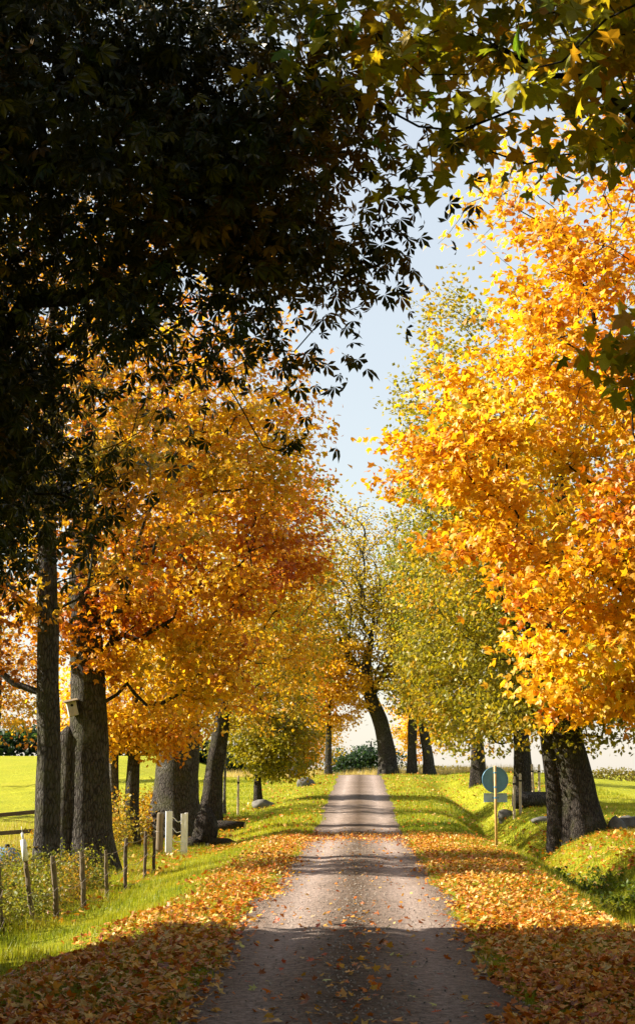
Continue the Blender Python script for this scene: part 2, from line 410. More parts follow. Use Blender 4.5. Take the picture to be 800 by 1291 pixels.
def trunk_part(name, P, rt, mat_, seed, flare=0.34, sides=22, step=0.19, rough=0.07):
    """P rows: x,y,z,r in tree-local coordinates"""
    S = spline(P, step); pts, rad = S[:, :3], np.maximum(S[:, 3], 0.01)
    v, f = tube_geo(pts, rad, sides)
    v = v.reshape(len(pts), sides, 3); c = pts[:, None, :]; d = v - c
    a = np.arange(sides) * 2 * np.pi / sides
    rng = np.random.default_rng(seed); ph = rng.uniform(0, 6.28, 3); k = rng.integers(4, 7)
    hgt = (pts[:, 2] - pts[0, 2])[:, None]
    fl = flare * np.exp(-np.maximum(hgt, 0) / (1.1 * P[0][3] + 0.1)) * (0.55 + 0.45 * np.cos(k * a + ph[0])[None, :] + 0.25 * np.cos(3 * a + ph[1])[None, :])
    rid = 0.5 * np.cos(11 * a[None, :] + 2.2 * np.sin(hgt * 1.3 + ph[2])) + 0.5 * np.cos(17 * a[None, :] + ph[1] + hgt * 0.8)
    q = np.stack([np.cos(a)[None, :] * 1.7 + 0 * hgt, np.sin(a)[None, :] * 1.7 + 0 * hgt, 0 * a[None, :] + hgt * 1.1], -1)
    lump = noise(q + seed, seed) - 0.5 + 0.6 * (noise(q * 2.7 + seed, seed + 1) - 0.5)
    d = d * (1 + fl + rough * 0.45 * rid + rough * 4.0 * lump * 0.6)[..., None]
    v = (c + d).reshape(-1, 3); v[:sides, 2] -= 0.35
    return obj(name, mesh_np(name, v, f, True), mat_, rt)

def grow(trunk_nodes, elig, att, bf):
    T = len(trunk_nodes); n = len(att)
    pos = np.concatenate([trunk_nodes, att]); par = np.full(T + n, -1); path = np.zeros(T + n)
    for i in range(1, T):
        par[i] = i - 1; path[i] = path[i - 1] + np.linalg.norm(trunk_nodes[i] - trunk_nodes[i - 1])
    best = np.full(n, 1e9); bi = np.zeros(n, int); dist = np.zeros(n)
    def upd(j):
        d = np.linalg.norm(att - pos[j], axis=1); c = d + bf * (path[j] - path[min(elig)] * 0)
        m = c < best; best[m] = c[m]; bi[m] = j; dist[m] = d[m]
    for j in elig: upd(j)
    order = []
    done = np.zeros(n, bool)
    for _ in range(n):
        c = np.where(done, 1e9, best); k = int(np.argmin(c)); j = T + k
        done[k] = True; par[j] = bi[k]; path[j] = path[bi[k]] + dist[k]; order.append(j); upd(j)
    return pos, par, path, order

def make_tree(name, label, base, trunk, blobs, pal, seed, n_att=420, leaves=12000, tpl=MAPLE_S, size=(0.10, 0.16),
              bark=None, lmat=None, crown_base=0.35, sigma=0.22, group=None, tip=0.006, bf=0.25, shell=0.45, singles=0,
              stpl=None, skey='maple', up=0.7, droop=0.3, extra=None, clump=0.33, tintamp=0.9, gap=0.38, accept=None, outw=0.4, limb_min=0.035, sag=0.0, flat=0.4):
    """base (x,y); trunk rows (dx,dy,z,r) above the ground; blobs (cx,cy,cz,rx,ry,rz,weight) in world xy, z above ground of base"""
    rng = np.random.default_rng(seed); bark = bark or M_BARK; lmat = lmat or M_LEAF
    b = np.array([base[0], base[1], hz(*base)])
    rt = root(name, b, label, 'tree', group)
    trunk_part('trunk', trunk, rt, bark, seed)
    if extra:
        for k, (nm, P, m) in enumerate(extra): trunk_part(nm, P, rt, m or bark, seed + 31 + k, 0.3)
    # attraction points: clumped, denser near the shell
    w = np.array([q[6] for q in blobs], float); w /= w.sum(); A = []
    while sum(len(a) for a in A) < n_att:
        m = n_att * 3; k = rng.choice(len(blobs), m, p=w); B = np.array([q[:6] for q in blobs])[k]
        d = rng.normal(size=(m, 3)); d /= np.linalg.norm(d, axis=1)[:, None]
        p = B[:, :3] + d * (rng.uniform(0, 1, m) ** shell)[:, None] * B[:, 3:6] * rng.uniform(0.86, 1.1, m)[:, None]
        p[:, 2] += b[2]
        keep = noise(p * clump * 2.2, seed) > gap
        keep &= p[:, 2] > b[2] + 0.5
        if accept is not None: keep &= accept(p)
        A.append(p[keep])
    att = np.concatenate(A)[:n_att] - b
    S = spline(trunk, 0.5); tn = S[:, :3]
    zt = trunk[-1][2]; elig = [i for i in range(len(tn)) if tn[i, 2] > crown_base * zt]
    pos, par, path, order = grow(tn, elig, att, bf)
    T = len(tn); N = len(pos)
    rad = np.zeros(N); acc = np.zeros(N); p_ = 1.9
    ch = [[] for _ in range(N)]
    for j in order: ch[par[j]].append(j)
    for j in reversed(order):
        rad[j] = max(acc[j] ** (1 / p_), tip) if acc[j] > 0 else tip
        acc[par[j]] += rad[j] ** p_
    # chains
    twv, twf, tn_ = [], [], 0
    starts = [(i, c) for i in range(T) for c in ch[i]]
    while starts:
        pj, j = starts.pop(); line = [pj, j]
        while ch[j]:
            ks = sorted(ch[j], key=lambda q: -rad[q]); starts += [(j, q) for q in ks[1:]]; j = ks[0]; line.append(j)
        P = pos[line].copy(); rr = rad[line].copy(); rr[0] = min(rr[1] * 1.1, S[pj, 3] * 0.8) if pj < T else min(rr[1] * 1.1, rad[pj])
        rr[-1] *= 0.5
        Q = spline(np.c_[P, rr], 0.35); n = len(Q)
        q = Q[:, :3]; q += (np.stack([noise(q * 1.7 + 5.1 * k, seed + k) for k in range(3)], -1) - 0.5) * 0.22 * np.minimum(np.arange(n), 4)[:, None] / 4
        big = rr[1] > limb_min
        v, f = tube_geo(q, np.maximum(Q[:, 3], tip * 0.4), 8 if big else 3)
        if big: obj('limb', mesh_np('limb', v, f, True), bark, rt)
        else: twv.append(v); twf.append(f + tn_); tn_ += len(v)
    if twv: obj('twigs', mesh_np('twigs', np.concatenate(twv), np.concatenate(twf), True), bark, rt, kind='stuff')
    # leaves along thin wood
    thin = np.array([j for j in order if rad[j] < tip * 5.5]); par_ = par[thin]
    k = rng.integers(0, len(thin), leaves); u = rng.uniform(0.15, 1.1, leaves)[:, None]
    lp = pos[par_[k]] * (1 - u) + pos[thin[k]] * u
    far = np.linalg.norm(pos[par_[k]] - pos[thin[k]], axis=1)
    lp = np.where((far > 1.4)[:, None] & (u < 0.6), pos[thin[k]], lp) + rng.normal(size=(leaves, 3)) * sigma * np.array([1.15, 1.15, flat])
    lp[:, 2] -= abs(sag) * rng.uniform(0, 1, leaves)
    if accept is not None:
        m = accept(lp + b); lp = lp[m]
    n = len(lp)
    cen = att.mean(0); out = lp - cen; out /= np.linalg.norm(out, axis=1)[:, None] + 1e-9
    Rm = orient(n, rng, out, up, 0.75, outw, droop)
    sz = rng.uniform(size[0], size[1], n)
    t = 0.5 + tintamp * (noise(lp * 0.45 + 11, seed + 7) - 0.5) + tintamp * 0.8 * (noise(lp * 1.5 + 3, seed + 8) - 0.5) + rng.normal(size=n) * 0.13
    cl = palette(pal, t) * rng.uniform(0.75, 1.15, n)[:, None]
    single = np.zeros(n, bool)
    if singles:
        px, py, dz = project(lp + b); s_ = sz / dz
        s_ = np.where((px > 4) & (px < 796) & (py > 4) & (py < 1287), s_, 0)
        single[np.argsort(-s_)[:singles]] = True
        T_ = stpl or tpl
        for i in np.where(single)[0]:
            leaf_object('leaf', rt, shared_leaf(skey, T_, cl[i], lmat), lp[i], Rm[i], sz[i])
    m = ~single
    px, py, dz = project(lp + b); mg_ = 200 + 1500 / np.maximum(dz, 3)     # leaves well outside the view get a plainer outline
    plainer = (dz < 1) | (px < -mg_) | (px > 800 + mg_) | (py < -mg_)
    v, f, c = stamp(tpl, lp[m & ~plainer], Rm[m & ~plainer], sz[m & ~plainer], cl[m & ~plainer])
    v2, f2, c2 = stamp(DIAMOND, lp[m & plainer], Rm[m & plainer], sz[m & plainer] * 1.15, cl[m & plainer])
    v, f, c = np.concatenate([v, v2]), np.concatenate([f, f2 + len(v)]), np.concatenate([c, c2])
    obj('crown', mesh_np('crown', v, f, False, c), lmat, rt, kind='stuff')
    return rt

# palettes, linear reflectance
GOLD = [(0.58, 0.17, 0.010), (0.72, 0.36, 0.018), (0.78, 0.46, 0.026), (0.80, 0.55, 0.04), (0.66, 0.55, 0.05)]
AMBER = [(0.44, 0.11, 0.010), (0.58, 0.22, 0.014), (0.70, 0.36, 0.02), (0.76, 0.50, 0.03), (0.40, 0.30, 0.03)]
RUST = [(0.26, 0.08, 0.014), (0.44, 0.16, 0.016), (0.58, 0.29, 0.024), (0.52, 0.34, 0.035), (0.24, 0.21, 0.03)]
OLIVE = [(0.56, 0.30, 0.018), (0.50, 0.35, 0.022), (0.32, 0.28, 0.02), (0.18, 0.19, 0.02), (0.44, 0.36, 0.03)]
GREEN = [(0.42, 0.32, 0.03), (0.24, 0.24, 0.03), (0.12, 0.155, 0.03), (0.17, 0.19, 0.03), (0.36, 0.31, 0.04)]
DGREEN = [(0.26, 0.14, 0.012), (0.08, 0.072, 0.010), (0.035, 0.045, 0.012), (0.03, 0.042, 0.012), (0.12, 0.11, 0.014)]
OVERH = [(0.70, 0.38, 0.02), (0.66, 0.48, 0.03), (0.40, 0.37, 0.03), (0.16, 0.21, 0.02), (0.62, 0.44, 0.03)]
EVERG = [(0.02, 0.05, 0.022), (0.025, 0.06, 0.03), (0.035, 0.07, 0.03), (0.05, 0.085, 0.03)]

# the dark horse chestnut leaning over the road
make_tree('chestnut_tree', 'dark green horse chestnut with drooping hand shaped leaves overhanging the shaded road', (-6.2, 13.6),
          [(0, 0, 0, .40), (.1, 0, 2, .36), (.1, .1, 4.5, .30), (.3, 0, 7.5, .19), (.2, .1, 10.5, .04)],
          [(-5.6, 13.4, 7.8, 5.6, 5.6, 4.7, 9), (-2.6, 11.6, 6.9, 2.2, 2.4, 2.1, 1.7), (-0.9, 11.4, 6.5, 1.4, 1.6, 1.5, 1.3), (0, 11.0, 5.05, .45, .5, .35, .10), (-0.35, 11.5, 4.35, .28, .3, .22, .05), (-.9, 11.3, 5.5, .8, .8, .7, .25), (-3.6, 13.5, 4.9, 2.0, 2.5, 1.0, 1.7), (-8.6, 14.5, 5.0, 2.8, 4.2, 2.4, 2.5), (-1.6, 9.8, 10.4, 2.8, 3.4, 1.6, 3.0), (-1.2, 14.8, 11.4, 3.2, 3.6, 1.6, 3.2), (-3.2, 12.5, 8.2, 3.0, 2.5, 1.8, 1.6)],  # low left mass and two masses above view added to deepen near-road shade
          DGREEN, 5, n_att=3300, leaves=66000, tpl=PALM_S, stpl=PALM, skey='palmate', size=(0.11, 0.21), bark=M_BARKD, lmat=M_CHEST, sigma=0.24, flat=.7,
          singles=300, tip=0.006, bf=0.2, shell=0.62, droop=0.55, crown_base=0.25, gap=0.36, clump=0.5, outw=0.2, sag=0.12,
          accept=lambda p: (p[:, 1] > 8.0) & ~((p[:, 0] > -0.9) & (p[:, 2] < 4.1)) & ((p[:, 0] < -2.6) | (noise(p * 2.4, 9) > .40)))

# maple whose branches hang into the upper right
make_tree('maple_tree', 'maple with green and yellow leaves on long branches hanging high over the shaded road', (7.2, 10),
          [(0, 0, 0, .32), (0, .1, 2.5, .27), (-.2, 0, 5, .22), (-.3, .1, 8, .12), (-.3, 0, 10.5, .03)],
          [(6.3, 10.5, 8.8, 4.6, 4.2, 4.2, 4), (2.6, 9.5, 9.8, 2.6, 3.4, 1.4, 2.4), (3.0, 14, 11.4, 3.2, 3.2, 1.5, 2.4), (2.3, 10.4, 6.85, 2.9, 2.0, 1.2, 1.7), (0.9, 9.6, 5.9, 1.2, .9, .6, .55), (2.2, 10.2, 4.45, .7, .6, .35, .12)],  # two unseen crown masses overhead added to block sky light from the road
          OVERH, 17, n_att=1600, leaves=26000, tpl=MAPLE, stpl=MAPLE, size=(0.10, 0.17), bark=M_BARKD, sigma=0.2, singles=300, bf=0.3, droop=0.45, crown_base=0.3, gap=0.40,
          accept=lambda p: p[:, 1] > 7.2)

# the great golden maple on the right
make_tree('maple_tree', 'golden yellow maple with a broad glowing crown reaching from the right bank over the road', (8.4, 27.5),
          [(0, 0, 0, .38), (0, 0, 2, .33), (-.2, -.1, 5, .27), (-.4, 0, 8.5, .15), (-.5, .1, 12, .03)],
          [(7.2, 26, 8.3, 5.9, 4.6, 6.4, 8), (4.4, 24.6, 4.3, 2.5, 2.0, 2.4, 2.4), (3.1, 25.5, 8.4, 1.9, 2.2, 3.6, 1.5), (1.8, 26, 6.6, 1.3, 1.6, 2.0, .8)],
          GOLD, 29, n_att=1900, leaves=46000, tpl=MAPLE_S, stpl=MAPLE, size=(0.085, 0.155), bark=M_BARKD, sigma=0.20, singles=300, bf=0.22, shell=0.36, crown_base=0.2, gap=0.38, tintamp=0.8, clump=.45)

# left row
make_tree('maple_tree', 'slender maple with thin straight trunk and sparse rusty leaves behind the wire fence', (-5.62, 29.2),
          [(0, 0, 0, .25), (.02, 0, 1.5, .225), (-.05, 0, 4, .20), (-.15, 0, 7, .16), (-.2, .2, 10, .08), (-.2, .3, 12.5, .02)],
          [(-6.0, 29.6, 9.8, 2.8, 2.4, 4.6, 4), (-7.0, 29, 5.2, 1.3, 1.4, 2.2, 1.1), (-4.6, 29.3, 7.4, 1.9, 1.6, 2.4, 1.6), (-9.6, 31.3, 6.2, 2.4, 1.9, 2.0, 2.2)],  # last crown mass, out of view, added to widen the road's shadow band
          RUST, 41, n_att=700, leaves=12500, tpl=MAPLE_S, size=(0.09, 0.15), sigma=0.22, bf=0.3, crown_base=0.22, gap=0.38)
tree34 = make_tree('maple_tree', 'stout old maple with hollow broken side stem and a birdhouse on its forked trunk', (-5.66, 33.8),
          [(0, 0, 0, .58), (.03, 0, .8, .50), (0, 0, 2.2, .44), (-.02, 0, 3.6, .38), (-.2, 0, 6.3, .32), (-.2, .2, 9.5, .16), (-.1, .2, 12.5, .03)],
          [(-5.2, 34.6, 9.8, 4.7, 4.3, 5.6, 6), (-3.1, 34.2, 8.2, 2.7, 2.4, 4.0, 2.8), (-3.8, 34, 4.6, 1.9, 1.6, 1.7, 1.3), (-5.3, 33.2, 5.6, 1.8, 1.2, 1.4, .8)],
          AMBER, 43, n_att=1400, leaves=27000, tpl=MAPLE_S, size=(0.085, 0.15), sigma=0.24, bf=0.25, crown_base=0.22, gap=0.44, clump=.5,
          extra=[('broken_stem', [(-.36, -.12, 0, .36), (-.40, -.12, 1.2, .27), (-.40, -.1, 2.3, .23), (-.43, -.12, 2.8, .20), (-.42, -.12, 3.05, .15), (-.40, -.12, 3.1, .06)], M_BARK)])
make_tree('maple_tree', 'massive grey maple trunk behind the white gate posts with orange leaves hanging down', (-5.75, 50.2),
          [(0, 0, 0, .80), (.05, 0, 1.2, .70), (.1, 0, 3.2, .64), (0, 0, 5.2, .48), (-.1, 0, 9, .22), (0, 0, 13, .04)],
          [(-5.2, 50, 9.8, 4.8, 4.4, 6.4, 6), (-6.0, 46.5, 4.0, 1.9, 1.0, 1.4, 1.0), (-2.9, 49, 7.6, 2.4, 2.5, 3.9, 2.2)],
          AMBER, 47, n_att=1100, leaves=21000, tpl=DIAMOND, size=(0.11, 0.19), sigma=0.27, bf=0.25, crown_base=0.2, gap=0.42, clump=.5)
make_tree('maple_tree', 'twin stemmed young maple with mossy pale trunks between two thick old trunks', (-6.55, 46.5),
          [(0, 0, 0, .25), (0, 0, 1.2, .21), (.1, 0, 4, .15), (.1, 0, 7.5, .03)],
          [(-7.0, 46.5, 6, 2.6, 2.4, 3.4, 1), (-6.6, 45.5, 3.4, 2.1, 1.0, 1.1, .6)],
          GOLD, 53, n_att=420, leaves=10000, tpl=DIAMOND, size=(0.11, 0.17), sigma=0.27, crown_base=0.3,
          extra=[('trunk', [(-.52, .1, 0, .23), (-.55, .1, 1.2, .18), (-.6, 0, 4, .12), (-.7, 0, 6, .03)], M_BARKP)])
make_tree('linden_tree', 'leaning dark linden trunk close behind the massive grey maple', (-5.3, 57.5),
          [(0, 0, 0, .40), (.1, 0, 1.5, .33), (.45, 0, 4, .28), (.6, 0, 7, .18), (.5, 0, 11, .03)],
          [(-4.0, 58, 8.6, 4.2, 4, 6.2, 1)], OLIVE, 59, n_att=700, leaves=16000, tpl=DIAMOND, size=(0.12, 0.19), bark=M_BARKD, sigma=0.3, crown_base=0.3, gap=.3)
make_tree('linden_tree', 'low olive green linden whose leaves reach down to the left grass verge', (-4.25, 68),
          [(0, 0, 0, .2), (-.05, 0, 1.0, .16), (.1, 0, 3, .11), (0, 0, 5.5, .02)],
          [(-4.3, 68, 4.4, 2.7, 2.6, 3.5, 1), (-3.5, 67.5, 2.5, 1.9, 1.8, 1.5, .6)], OLIVE, 61, n_att=560, leaves=16000, tpl=DIAMOND, size=(0.12, 0.2), sigma=0.27, crown_base=0.2, bark=M_BARKD, gap=.28)
make_tree('linden_tree', 'tall grey linden at the top of the rise, left of the small orange maple', (-3.85, 98),
          [(0, 0, 0, .45), (.05, 0, 1.5, .40), (0, 0, 4.5, .32), (.1, 0, 8, .18), (0, 0, 11, .04)],
          [(-6.2, 104.5, 9.8, 3.6, 3.0, 7.4, 1)], OLIVE, 67, n_att=700, leaves=15000, tpl=DIAMOND, size=(0.16, 0.25), sigma=0.34, crown_base=0.2, gap=.3)
make_tree('maple_tree', 'small round orange maple on a thin trunk at the top of the rise', (-1.95, 99),
          [(0, 0, 0, .24), (0, 0, 1.2, .20), (.05, 0, 3, .16), (.1, 0, 5.5, .04)],
          [(-1.9, 99, 5.9, 3.3, 2.8, 3.3, 1)], [GOLD[1], GOLD[2], GOLD[2], GOLD[3], GOLD[2]], 71, n_att=420, leaves=11000, tpl=DIAMOND, size=(0.16, 0.25), sigma=0.3, crown_base=0.32, outw=0.3, gap=.32)
make_tree('oak_tree', 'old leaning oak with thinning yellow olive crown standing where the road crests', (1.75, 100),
          [(0, 0, 0, .58), (-.1, 0, 1.5, .52), (-.45, 0, 3.2, .47), (-1.1, 0, 5.0, .42), (-1.3, .2, 6.8, .33), (-1.0, .2, 8.6, .17), (-.8, 0, 10.2, .05)],
          [(0.0, 100.5, 11.6, 5.8, 4.5, 6.8, 5), (-2.4, 100, 9, 2.8, 3, 3.4, 1), (3.4, 100, 8.5, 2.4, 2.5, 3.5, 1)], [OLIVE[0], OLIVE[1], OLIVE[4], OLIVE[1], OLIVE[4]], 73, n_att=1000, leaves=17000, tpl=DIAMOND, size=(0.15, 0.25), sigma=0.32, crown_base=0.45,
          tip=0.018, bf=0.55, shell=0.5, gap=0.33, bark=M_BARK)

# right row
make_tree('linden_tree', 'two stemmed linden with thick dark trunks on the bank beyond the ditch', (6.1, 44),
          [(0, 0, 0, .56), (-.05, 0, .8, .48), (-.35, 0, 2.5, .43), (-.6, 0, 4.5, .36), (-.4, .2, 9, .18), (-.3, .2, 13, .03)],
          [(6.6, 45.5, 9.6, 5.4, 4.6, 7.4, 6), (3.4, 45, 6.4, 2.4, 2.5, 4.8, 2.4), (6.3, 43.2, 3.5, 3.9, 1.8, 1.2, 1.6), (2.5, 44.5, 12.5, 1.8, 2.5, 3.4, 1.4)],
          OLIVE, 79, n_att=1600, leaves=40000, tpl=DIAMOND, size=(0.11, 0.17), bark=M_BARKD, sigma=0.27, crown_base=0.2, gap=.3,
          extra=[('trunk', [(-.62, .25, -.1, .33), (-.66, .25, .8, .28), (-.85, .2, 2.6, .24), (-1.2, .1, 5, .18), (-1.6, 0, 8, .05)], M_BARKD)])
make_tree('linden_tree', 'linden with dense olive leaves behind the round road sign', (6.3, 62),
          [(0, 0, 0, .40), (0, 0, 1.5, .34), (-.2, 0, 5, .26), (-.1, 0, 12, .03)],
          [(5.2, 62, 9.2, 4.0, 4, 7.4, 1), (3.6, 61, 5, 2.0, 2, 3.2, .5)], OLIVE, 83, n_att=900, leaves=22000, tpl=DIAMOND, size=(0.13, 0.2), bark=M_BARKD, sigma=0.3, crown_base=0.2, gap=.3)
make_tree('linden_tree', 'greener linden along the right verge beyond the sign', (5.8, 79),
          [(0, 0, 0, .38), (0, 0, 1.5, .33), (-.2, 0, 5, .25), (-.1, 0, 12, .03)],
          [(5.0, 79, 10.4, 4.0, 4, 9.0, 1)], GREEN, 89, n_att=800, leaves=17000, tpl=DIAMOND, size=(0.14, 0.22), bark=M_BARKD, sigma=0.32, crown_base=0.22, gap=.32)
make_tree('oak_tree', 'slim dark trunk with pale green leaves, right beside the leaning oak', (3.15, 97.5),
          [(0, 0, 0, .33), (0, 0, 1.2, .27), (.05, 0, 2.6, .28), (.1, 0, 5.2, .21), (.1, 0, 8, .1), (.1, 0, 11, .03)],
          [(3.4, 97.5, 8.2, 2.7, 3, 5.0, 1)], [GREEN[0], OLIVE[4], GREEN[4], OLIVE[1], GREEN[0]], 97, n_att=480, leaves=10000, tpl=DIAMOND, size=(0.16, 0.25), sigma=0.34, crown_base=0.36, bark=M_BARKD)
make_tree('oak_tree', 'grey trunk leaning left with olive leaves at the end of the right row', (4.25, 98.5),
          [(0, 0, 0, .38), (-.1, 0, 1.2, .32), (-.35, 0, 3.0, .28), (-.5, 0, 5.2, .2), (-.4, 0, 10, .03)],
          [(4.7, 99, 9.4, 3.4, 3.4, 6.6, 1)], OLIVE, 101, n_att=560, leaves=12000, tpl=DIAMOND, size=(0.16, 0.25), sigma=0.34, crown_base=0.38)

# unseen trees added to shade the near road: avenue continued behind, two beside it
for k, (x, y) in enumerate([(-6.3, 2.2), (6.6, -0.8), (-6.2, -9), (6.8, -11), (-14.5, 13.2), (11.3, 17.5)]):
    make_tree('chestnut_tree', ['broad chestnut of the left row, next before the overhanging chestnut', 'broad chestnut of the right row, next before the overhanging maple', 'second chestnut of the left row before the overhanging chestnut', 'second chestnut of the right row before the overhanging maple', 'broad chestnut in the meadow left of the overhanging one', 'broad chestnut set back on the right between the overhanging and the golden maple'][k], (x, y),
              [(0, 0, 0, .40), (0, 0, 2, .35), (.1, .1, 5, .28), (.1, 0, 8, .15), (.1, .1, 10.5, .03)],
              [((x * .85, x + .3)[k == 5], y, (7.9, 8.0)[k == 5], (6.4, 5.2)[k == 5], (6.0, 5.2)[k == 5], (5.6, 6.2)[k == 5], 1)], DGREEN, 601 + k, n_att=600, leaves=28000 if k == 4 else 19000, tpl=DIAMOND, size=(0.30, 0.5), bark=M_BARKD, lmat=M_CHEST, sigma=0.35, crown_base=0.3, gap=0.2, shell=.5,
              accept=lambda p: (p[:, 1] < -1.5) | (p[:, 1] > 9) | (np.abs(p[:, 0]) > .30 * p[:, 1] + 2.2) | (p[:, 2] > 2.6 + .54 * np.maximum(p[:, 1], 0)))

# beyond the avenue
make_tree('evergreen_bush', 'dark blue green rounded evergreen far behind the small orange maple', (1.0, 150),
          [(0, 0, 0, .3), (0, 0, 2, .2), (0, 0, 4.2, .05)],
          [(1.0, 150, 2.3, 3.0, 2.5, 1.9, 1), (-1.6, 151, 1.9, 1.8, 2, 1.5, .5)], EVERG, 103, n_att=260, leaves=7000, tpl=DIAMOND, size=(0.2, 0.34), sigma=0.4, crown_base=0.1, bark=M_BARKD, gap=0.2)
for i, (x, y, hgt, wid, pal, lab) in enumerate([
        (-4.6, 132, 7.5, 3.6, GOLD, 'low golden maple in the field beyond the rise'),
        (-18.5, 62, 12, 4.6, AMBER, 'orange field maple out in the meadow behind the rail fence'),
        (-21, 92, 11, 5.0, RUST, 'broad rusty tree far out in the meadow behind the rail fence'),
        (5.2, 128, 8, 3.4, GOLD, 'yellow maple far behind the two slim trunks at the crest'),
        (-14.5, 128, 14, 5, OLIVE, 'tall olive tree far left beyond the rise'),
        (12, 120, 11, 5, OLIVE, 'tall olive tree far right beyond the rise')]):
    make_tree('field_tree', lab, (x, y), [(0, 0, 0, .3), (0, 0, 1.5, .24), (.1, 0, hgt * .5, .15), (0, 0, hgt * .95, .04)],
              [(x, y, hgt * .6, wid, wid * .9, hgt * .42, 1)], pal, 200 + i, n_att=300, leaves=6000, tpl=DIAMOND, size=(0.17, 0.28), sigma=0.35, crown_base=0.25)
# the hedge line at the far end of the left meadow and far woods: no single tree can be told apart
def far_wood(name, label, pts, hgt, pal, seed, n, ls=(0.22, 0.5)):
    rng = np.random.default_rng(seed); P = np.array(pts, float)
    u = rng.uniform(0, len(P) - 1.001, n); k = u.astype(int); w = (u - k)[:, None]
    q = P[k] * (1 - w) + P[k + 1] * w
    q = np.c_[q + rng.normal(size=(n, 2)) * 2.0, np.zeros(n)]
    top = hgt * (0.45 + 0.75 * noise(np.c_[q[:, :2] * 0.13, np.zeros(n)], seed))
    q[:, 2] = height(q[:, 0], q[:, 1]) + rng.uniform(0, 1, n) ** 0.7 * top
    cl = palette(pal, noise(q * 0.22, seed + 2) * 1.2 - 0.1 + rng.normal(size=n) * 0.1)
    v, f, c = stamp(DIAMOND, q, orient(n, rng), rng.uniform(ls[0], ls[1], n), cl)
    obj(name, mesh_np(name, v, f, False, c), M_LEAF, kind='stuff', label=label, category='woods')
far_wood('far_hedge', 'dark green hedge line at the far edge of the left meadow', [(-75, 185), (-45, 188), (-25, 192), (-12, 196)], 3.6, EVERG, 301, 14000, (0.5, 1.0))
far_wood('far_woods', 'distant low woods beyond the right hand field', [(8, 260), (30, 255), (60, 250), (110, 240)], 2.6, [(.10, .12, .03), (.16, .15, .03), (.22, .17, .03), (.12, .13, .03)], 303, 16000)

# ------------------------------------------------------------------ things along the road
def axis_rot(z, roll=0.0):
    return Vector(z).normalized().to_track_quat('Z', 'Y').to_matrix() @ Matrix.Rotation(roll, 3, 'Z')

# post and wire fence on the left verge
fy = [(-5, 1195, 19.9), (12, 1175, 21.2), (52, 1163, 22.4), (80, 1155, 23.4), (113, 1140, 25.4), (140, 1130, 27.0), (163, 1122, 28.6), (187, 1103, 32.4), (198, 1098, 34.0)]
lean = [(-.06, .05), (-.10, 0), (-.16, .03), (-.08, -.03), (-.07, .04), (-.03, 0), (-.01, .05), (.01, 0), (.0, .02)]
tall = [1.0, 1.02, .98, .96, .92, .80, 1.0, .95, .85]
thick = [.034, .036, .034, .042, .042, .030, .034, .034, .034]
fx = [(px - 455) * d / FPX + 0.1 for px, _, d in fy]
fr = root('wire_fence', (fx[3], fy[3][2], hz(fx[3], fy[3][2])), 'wire fence of thin leaning wooden posts along the left grass verge', 'fence')
fb = np.array(fr.location); tops = []
for k, ((px, py, d), x) in enumerate(zip(fy, fx)):
    b = np.array([x, d, hz(x, d)]) - fb; t = b + np.array([lean[k][0], lean[k][1], tall[k]])
    rr = random.Random(k + 5); n = 9
    pts = [b + np.array([0, 0, -.3])] + [b * (1 - u) + t * u + np.array([rr.uniform(-.008, .008), rr.uniform(-.008, .008), 0]) for u in np.linspace(0.0, 1, n)]
    rad = [thick[k]] * len(pts); rad[-1] *= 0.78
    post = MB().tube(pts, rad, 9).build('post', M_WOOD if k not in (6, 7, 8) else M_WOODD, fr, False)
    tops.append((b, t))
    if k == 2:
        sl = MB(); up = (t - b) / np.linalg.norm(t - b)
        sl.tube([t + up * .0 - up * .02, t + up * .12, t + up * .27, t + up * .275], [.042, .040, .040, .02], 12)
        sl.tube([t + up * .275, t + up * .37], [.02, .018], 8); sl.tube([t + up * .37, t + up * .46], [.006, .004], 6)
        sl.build('white_sleeve', M_WHITE, post, True)
for u in (0.93, 0.55, 0.2):
    pts = []
    for k in range(len(tops) - 1):
        a = tops[k][0] * (1 - u) + tops[k][1] * u; c = tops[k + 1][0] * (1 - u) + tops[k + 1][1] * u
        for w in np.linspace(0, 1, 7)[:-1]:
            pts.append(a * (1 - w) + c * w + np.array([.05, 0, -.05 * 4 * w * (1 - w) * (1 if u > .9 else 1.8)]))
    MB().tube(pts, 0.0045, 5).build('wire', M_WIRE, fr, True)

# wooden rail fence at the meadow
yr = 45.0; gx0, gx1 = -13.6, -8.1
rr_ = root('rail_fence', (-8.4, yr, hz(-8.4, yr)), 'dark wooden two rail fence at the edge of the bright green meadow', 'fence'); rb = np.array(rr_.location)
for z0, z1 in ((at(0, 1028, yr)[2], at(55, 1023, yr)[2]), (at(0, 1051, yr)[2], at(55, 1047, yr)[2])):
    sl = (z1 - z0) / (at(55, 1023, yr)[0] - at(0, 1028, yr)[0]); xa = at(0, 1028, yr)[0]
    p0 = np.array([gx0, yr, z0 + (gx0 - xa) * sl]) - rb; p1 = np.array([gx1, yr, z0 + (gx1 - xa) * sl]) - rb
    c = (p0 + p1) / 2; v_ = Vector(p1 - p0)
    rot = Matrix.Rotation(-math.atan2(v_.z, v_.x), 3, 'Y')
    MB().box(c, (v_.length, .035, .115), rot, .006, 3).build('rail', M_WOODD, rr_, bevel=.006)
for x in (-13.3, -10.9, -8.3):
    g = hz(x, yr + .09); MB().box((x - rb[0], yr + .09 - rb[1], g + .5 - rb[2]), (.11, .11, 1.75), None, .008, int(-x * 3)).build('post', M_WOODD, rr_, bevel=.008)

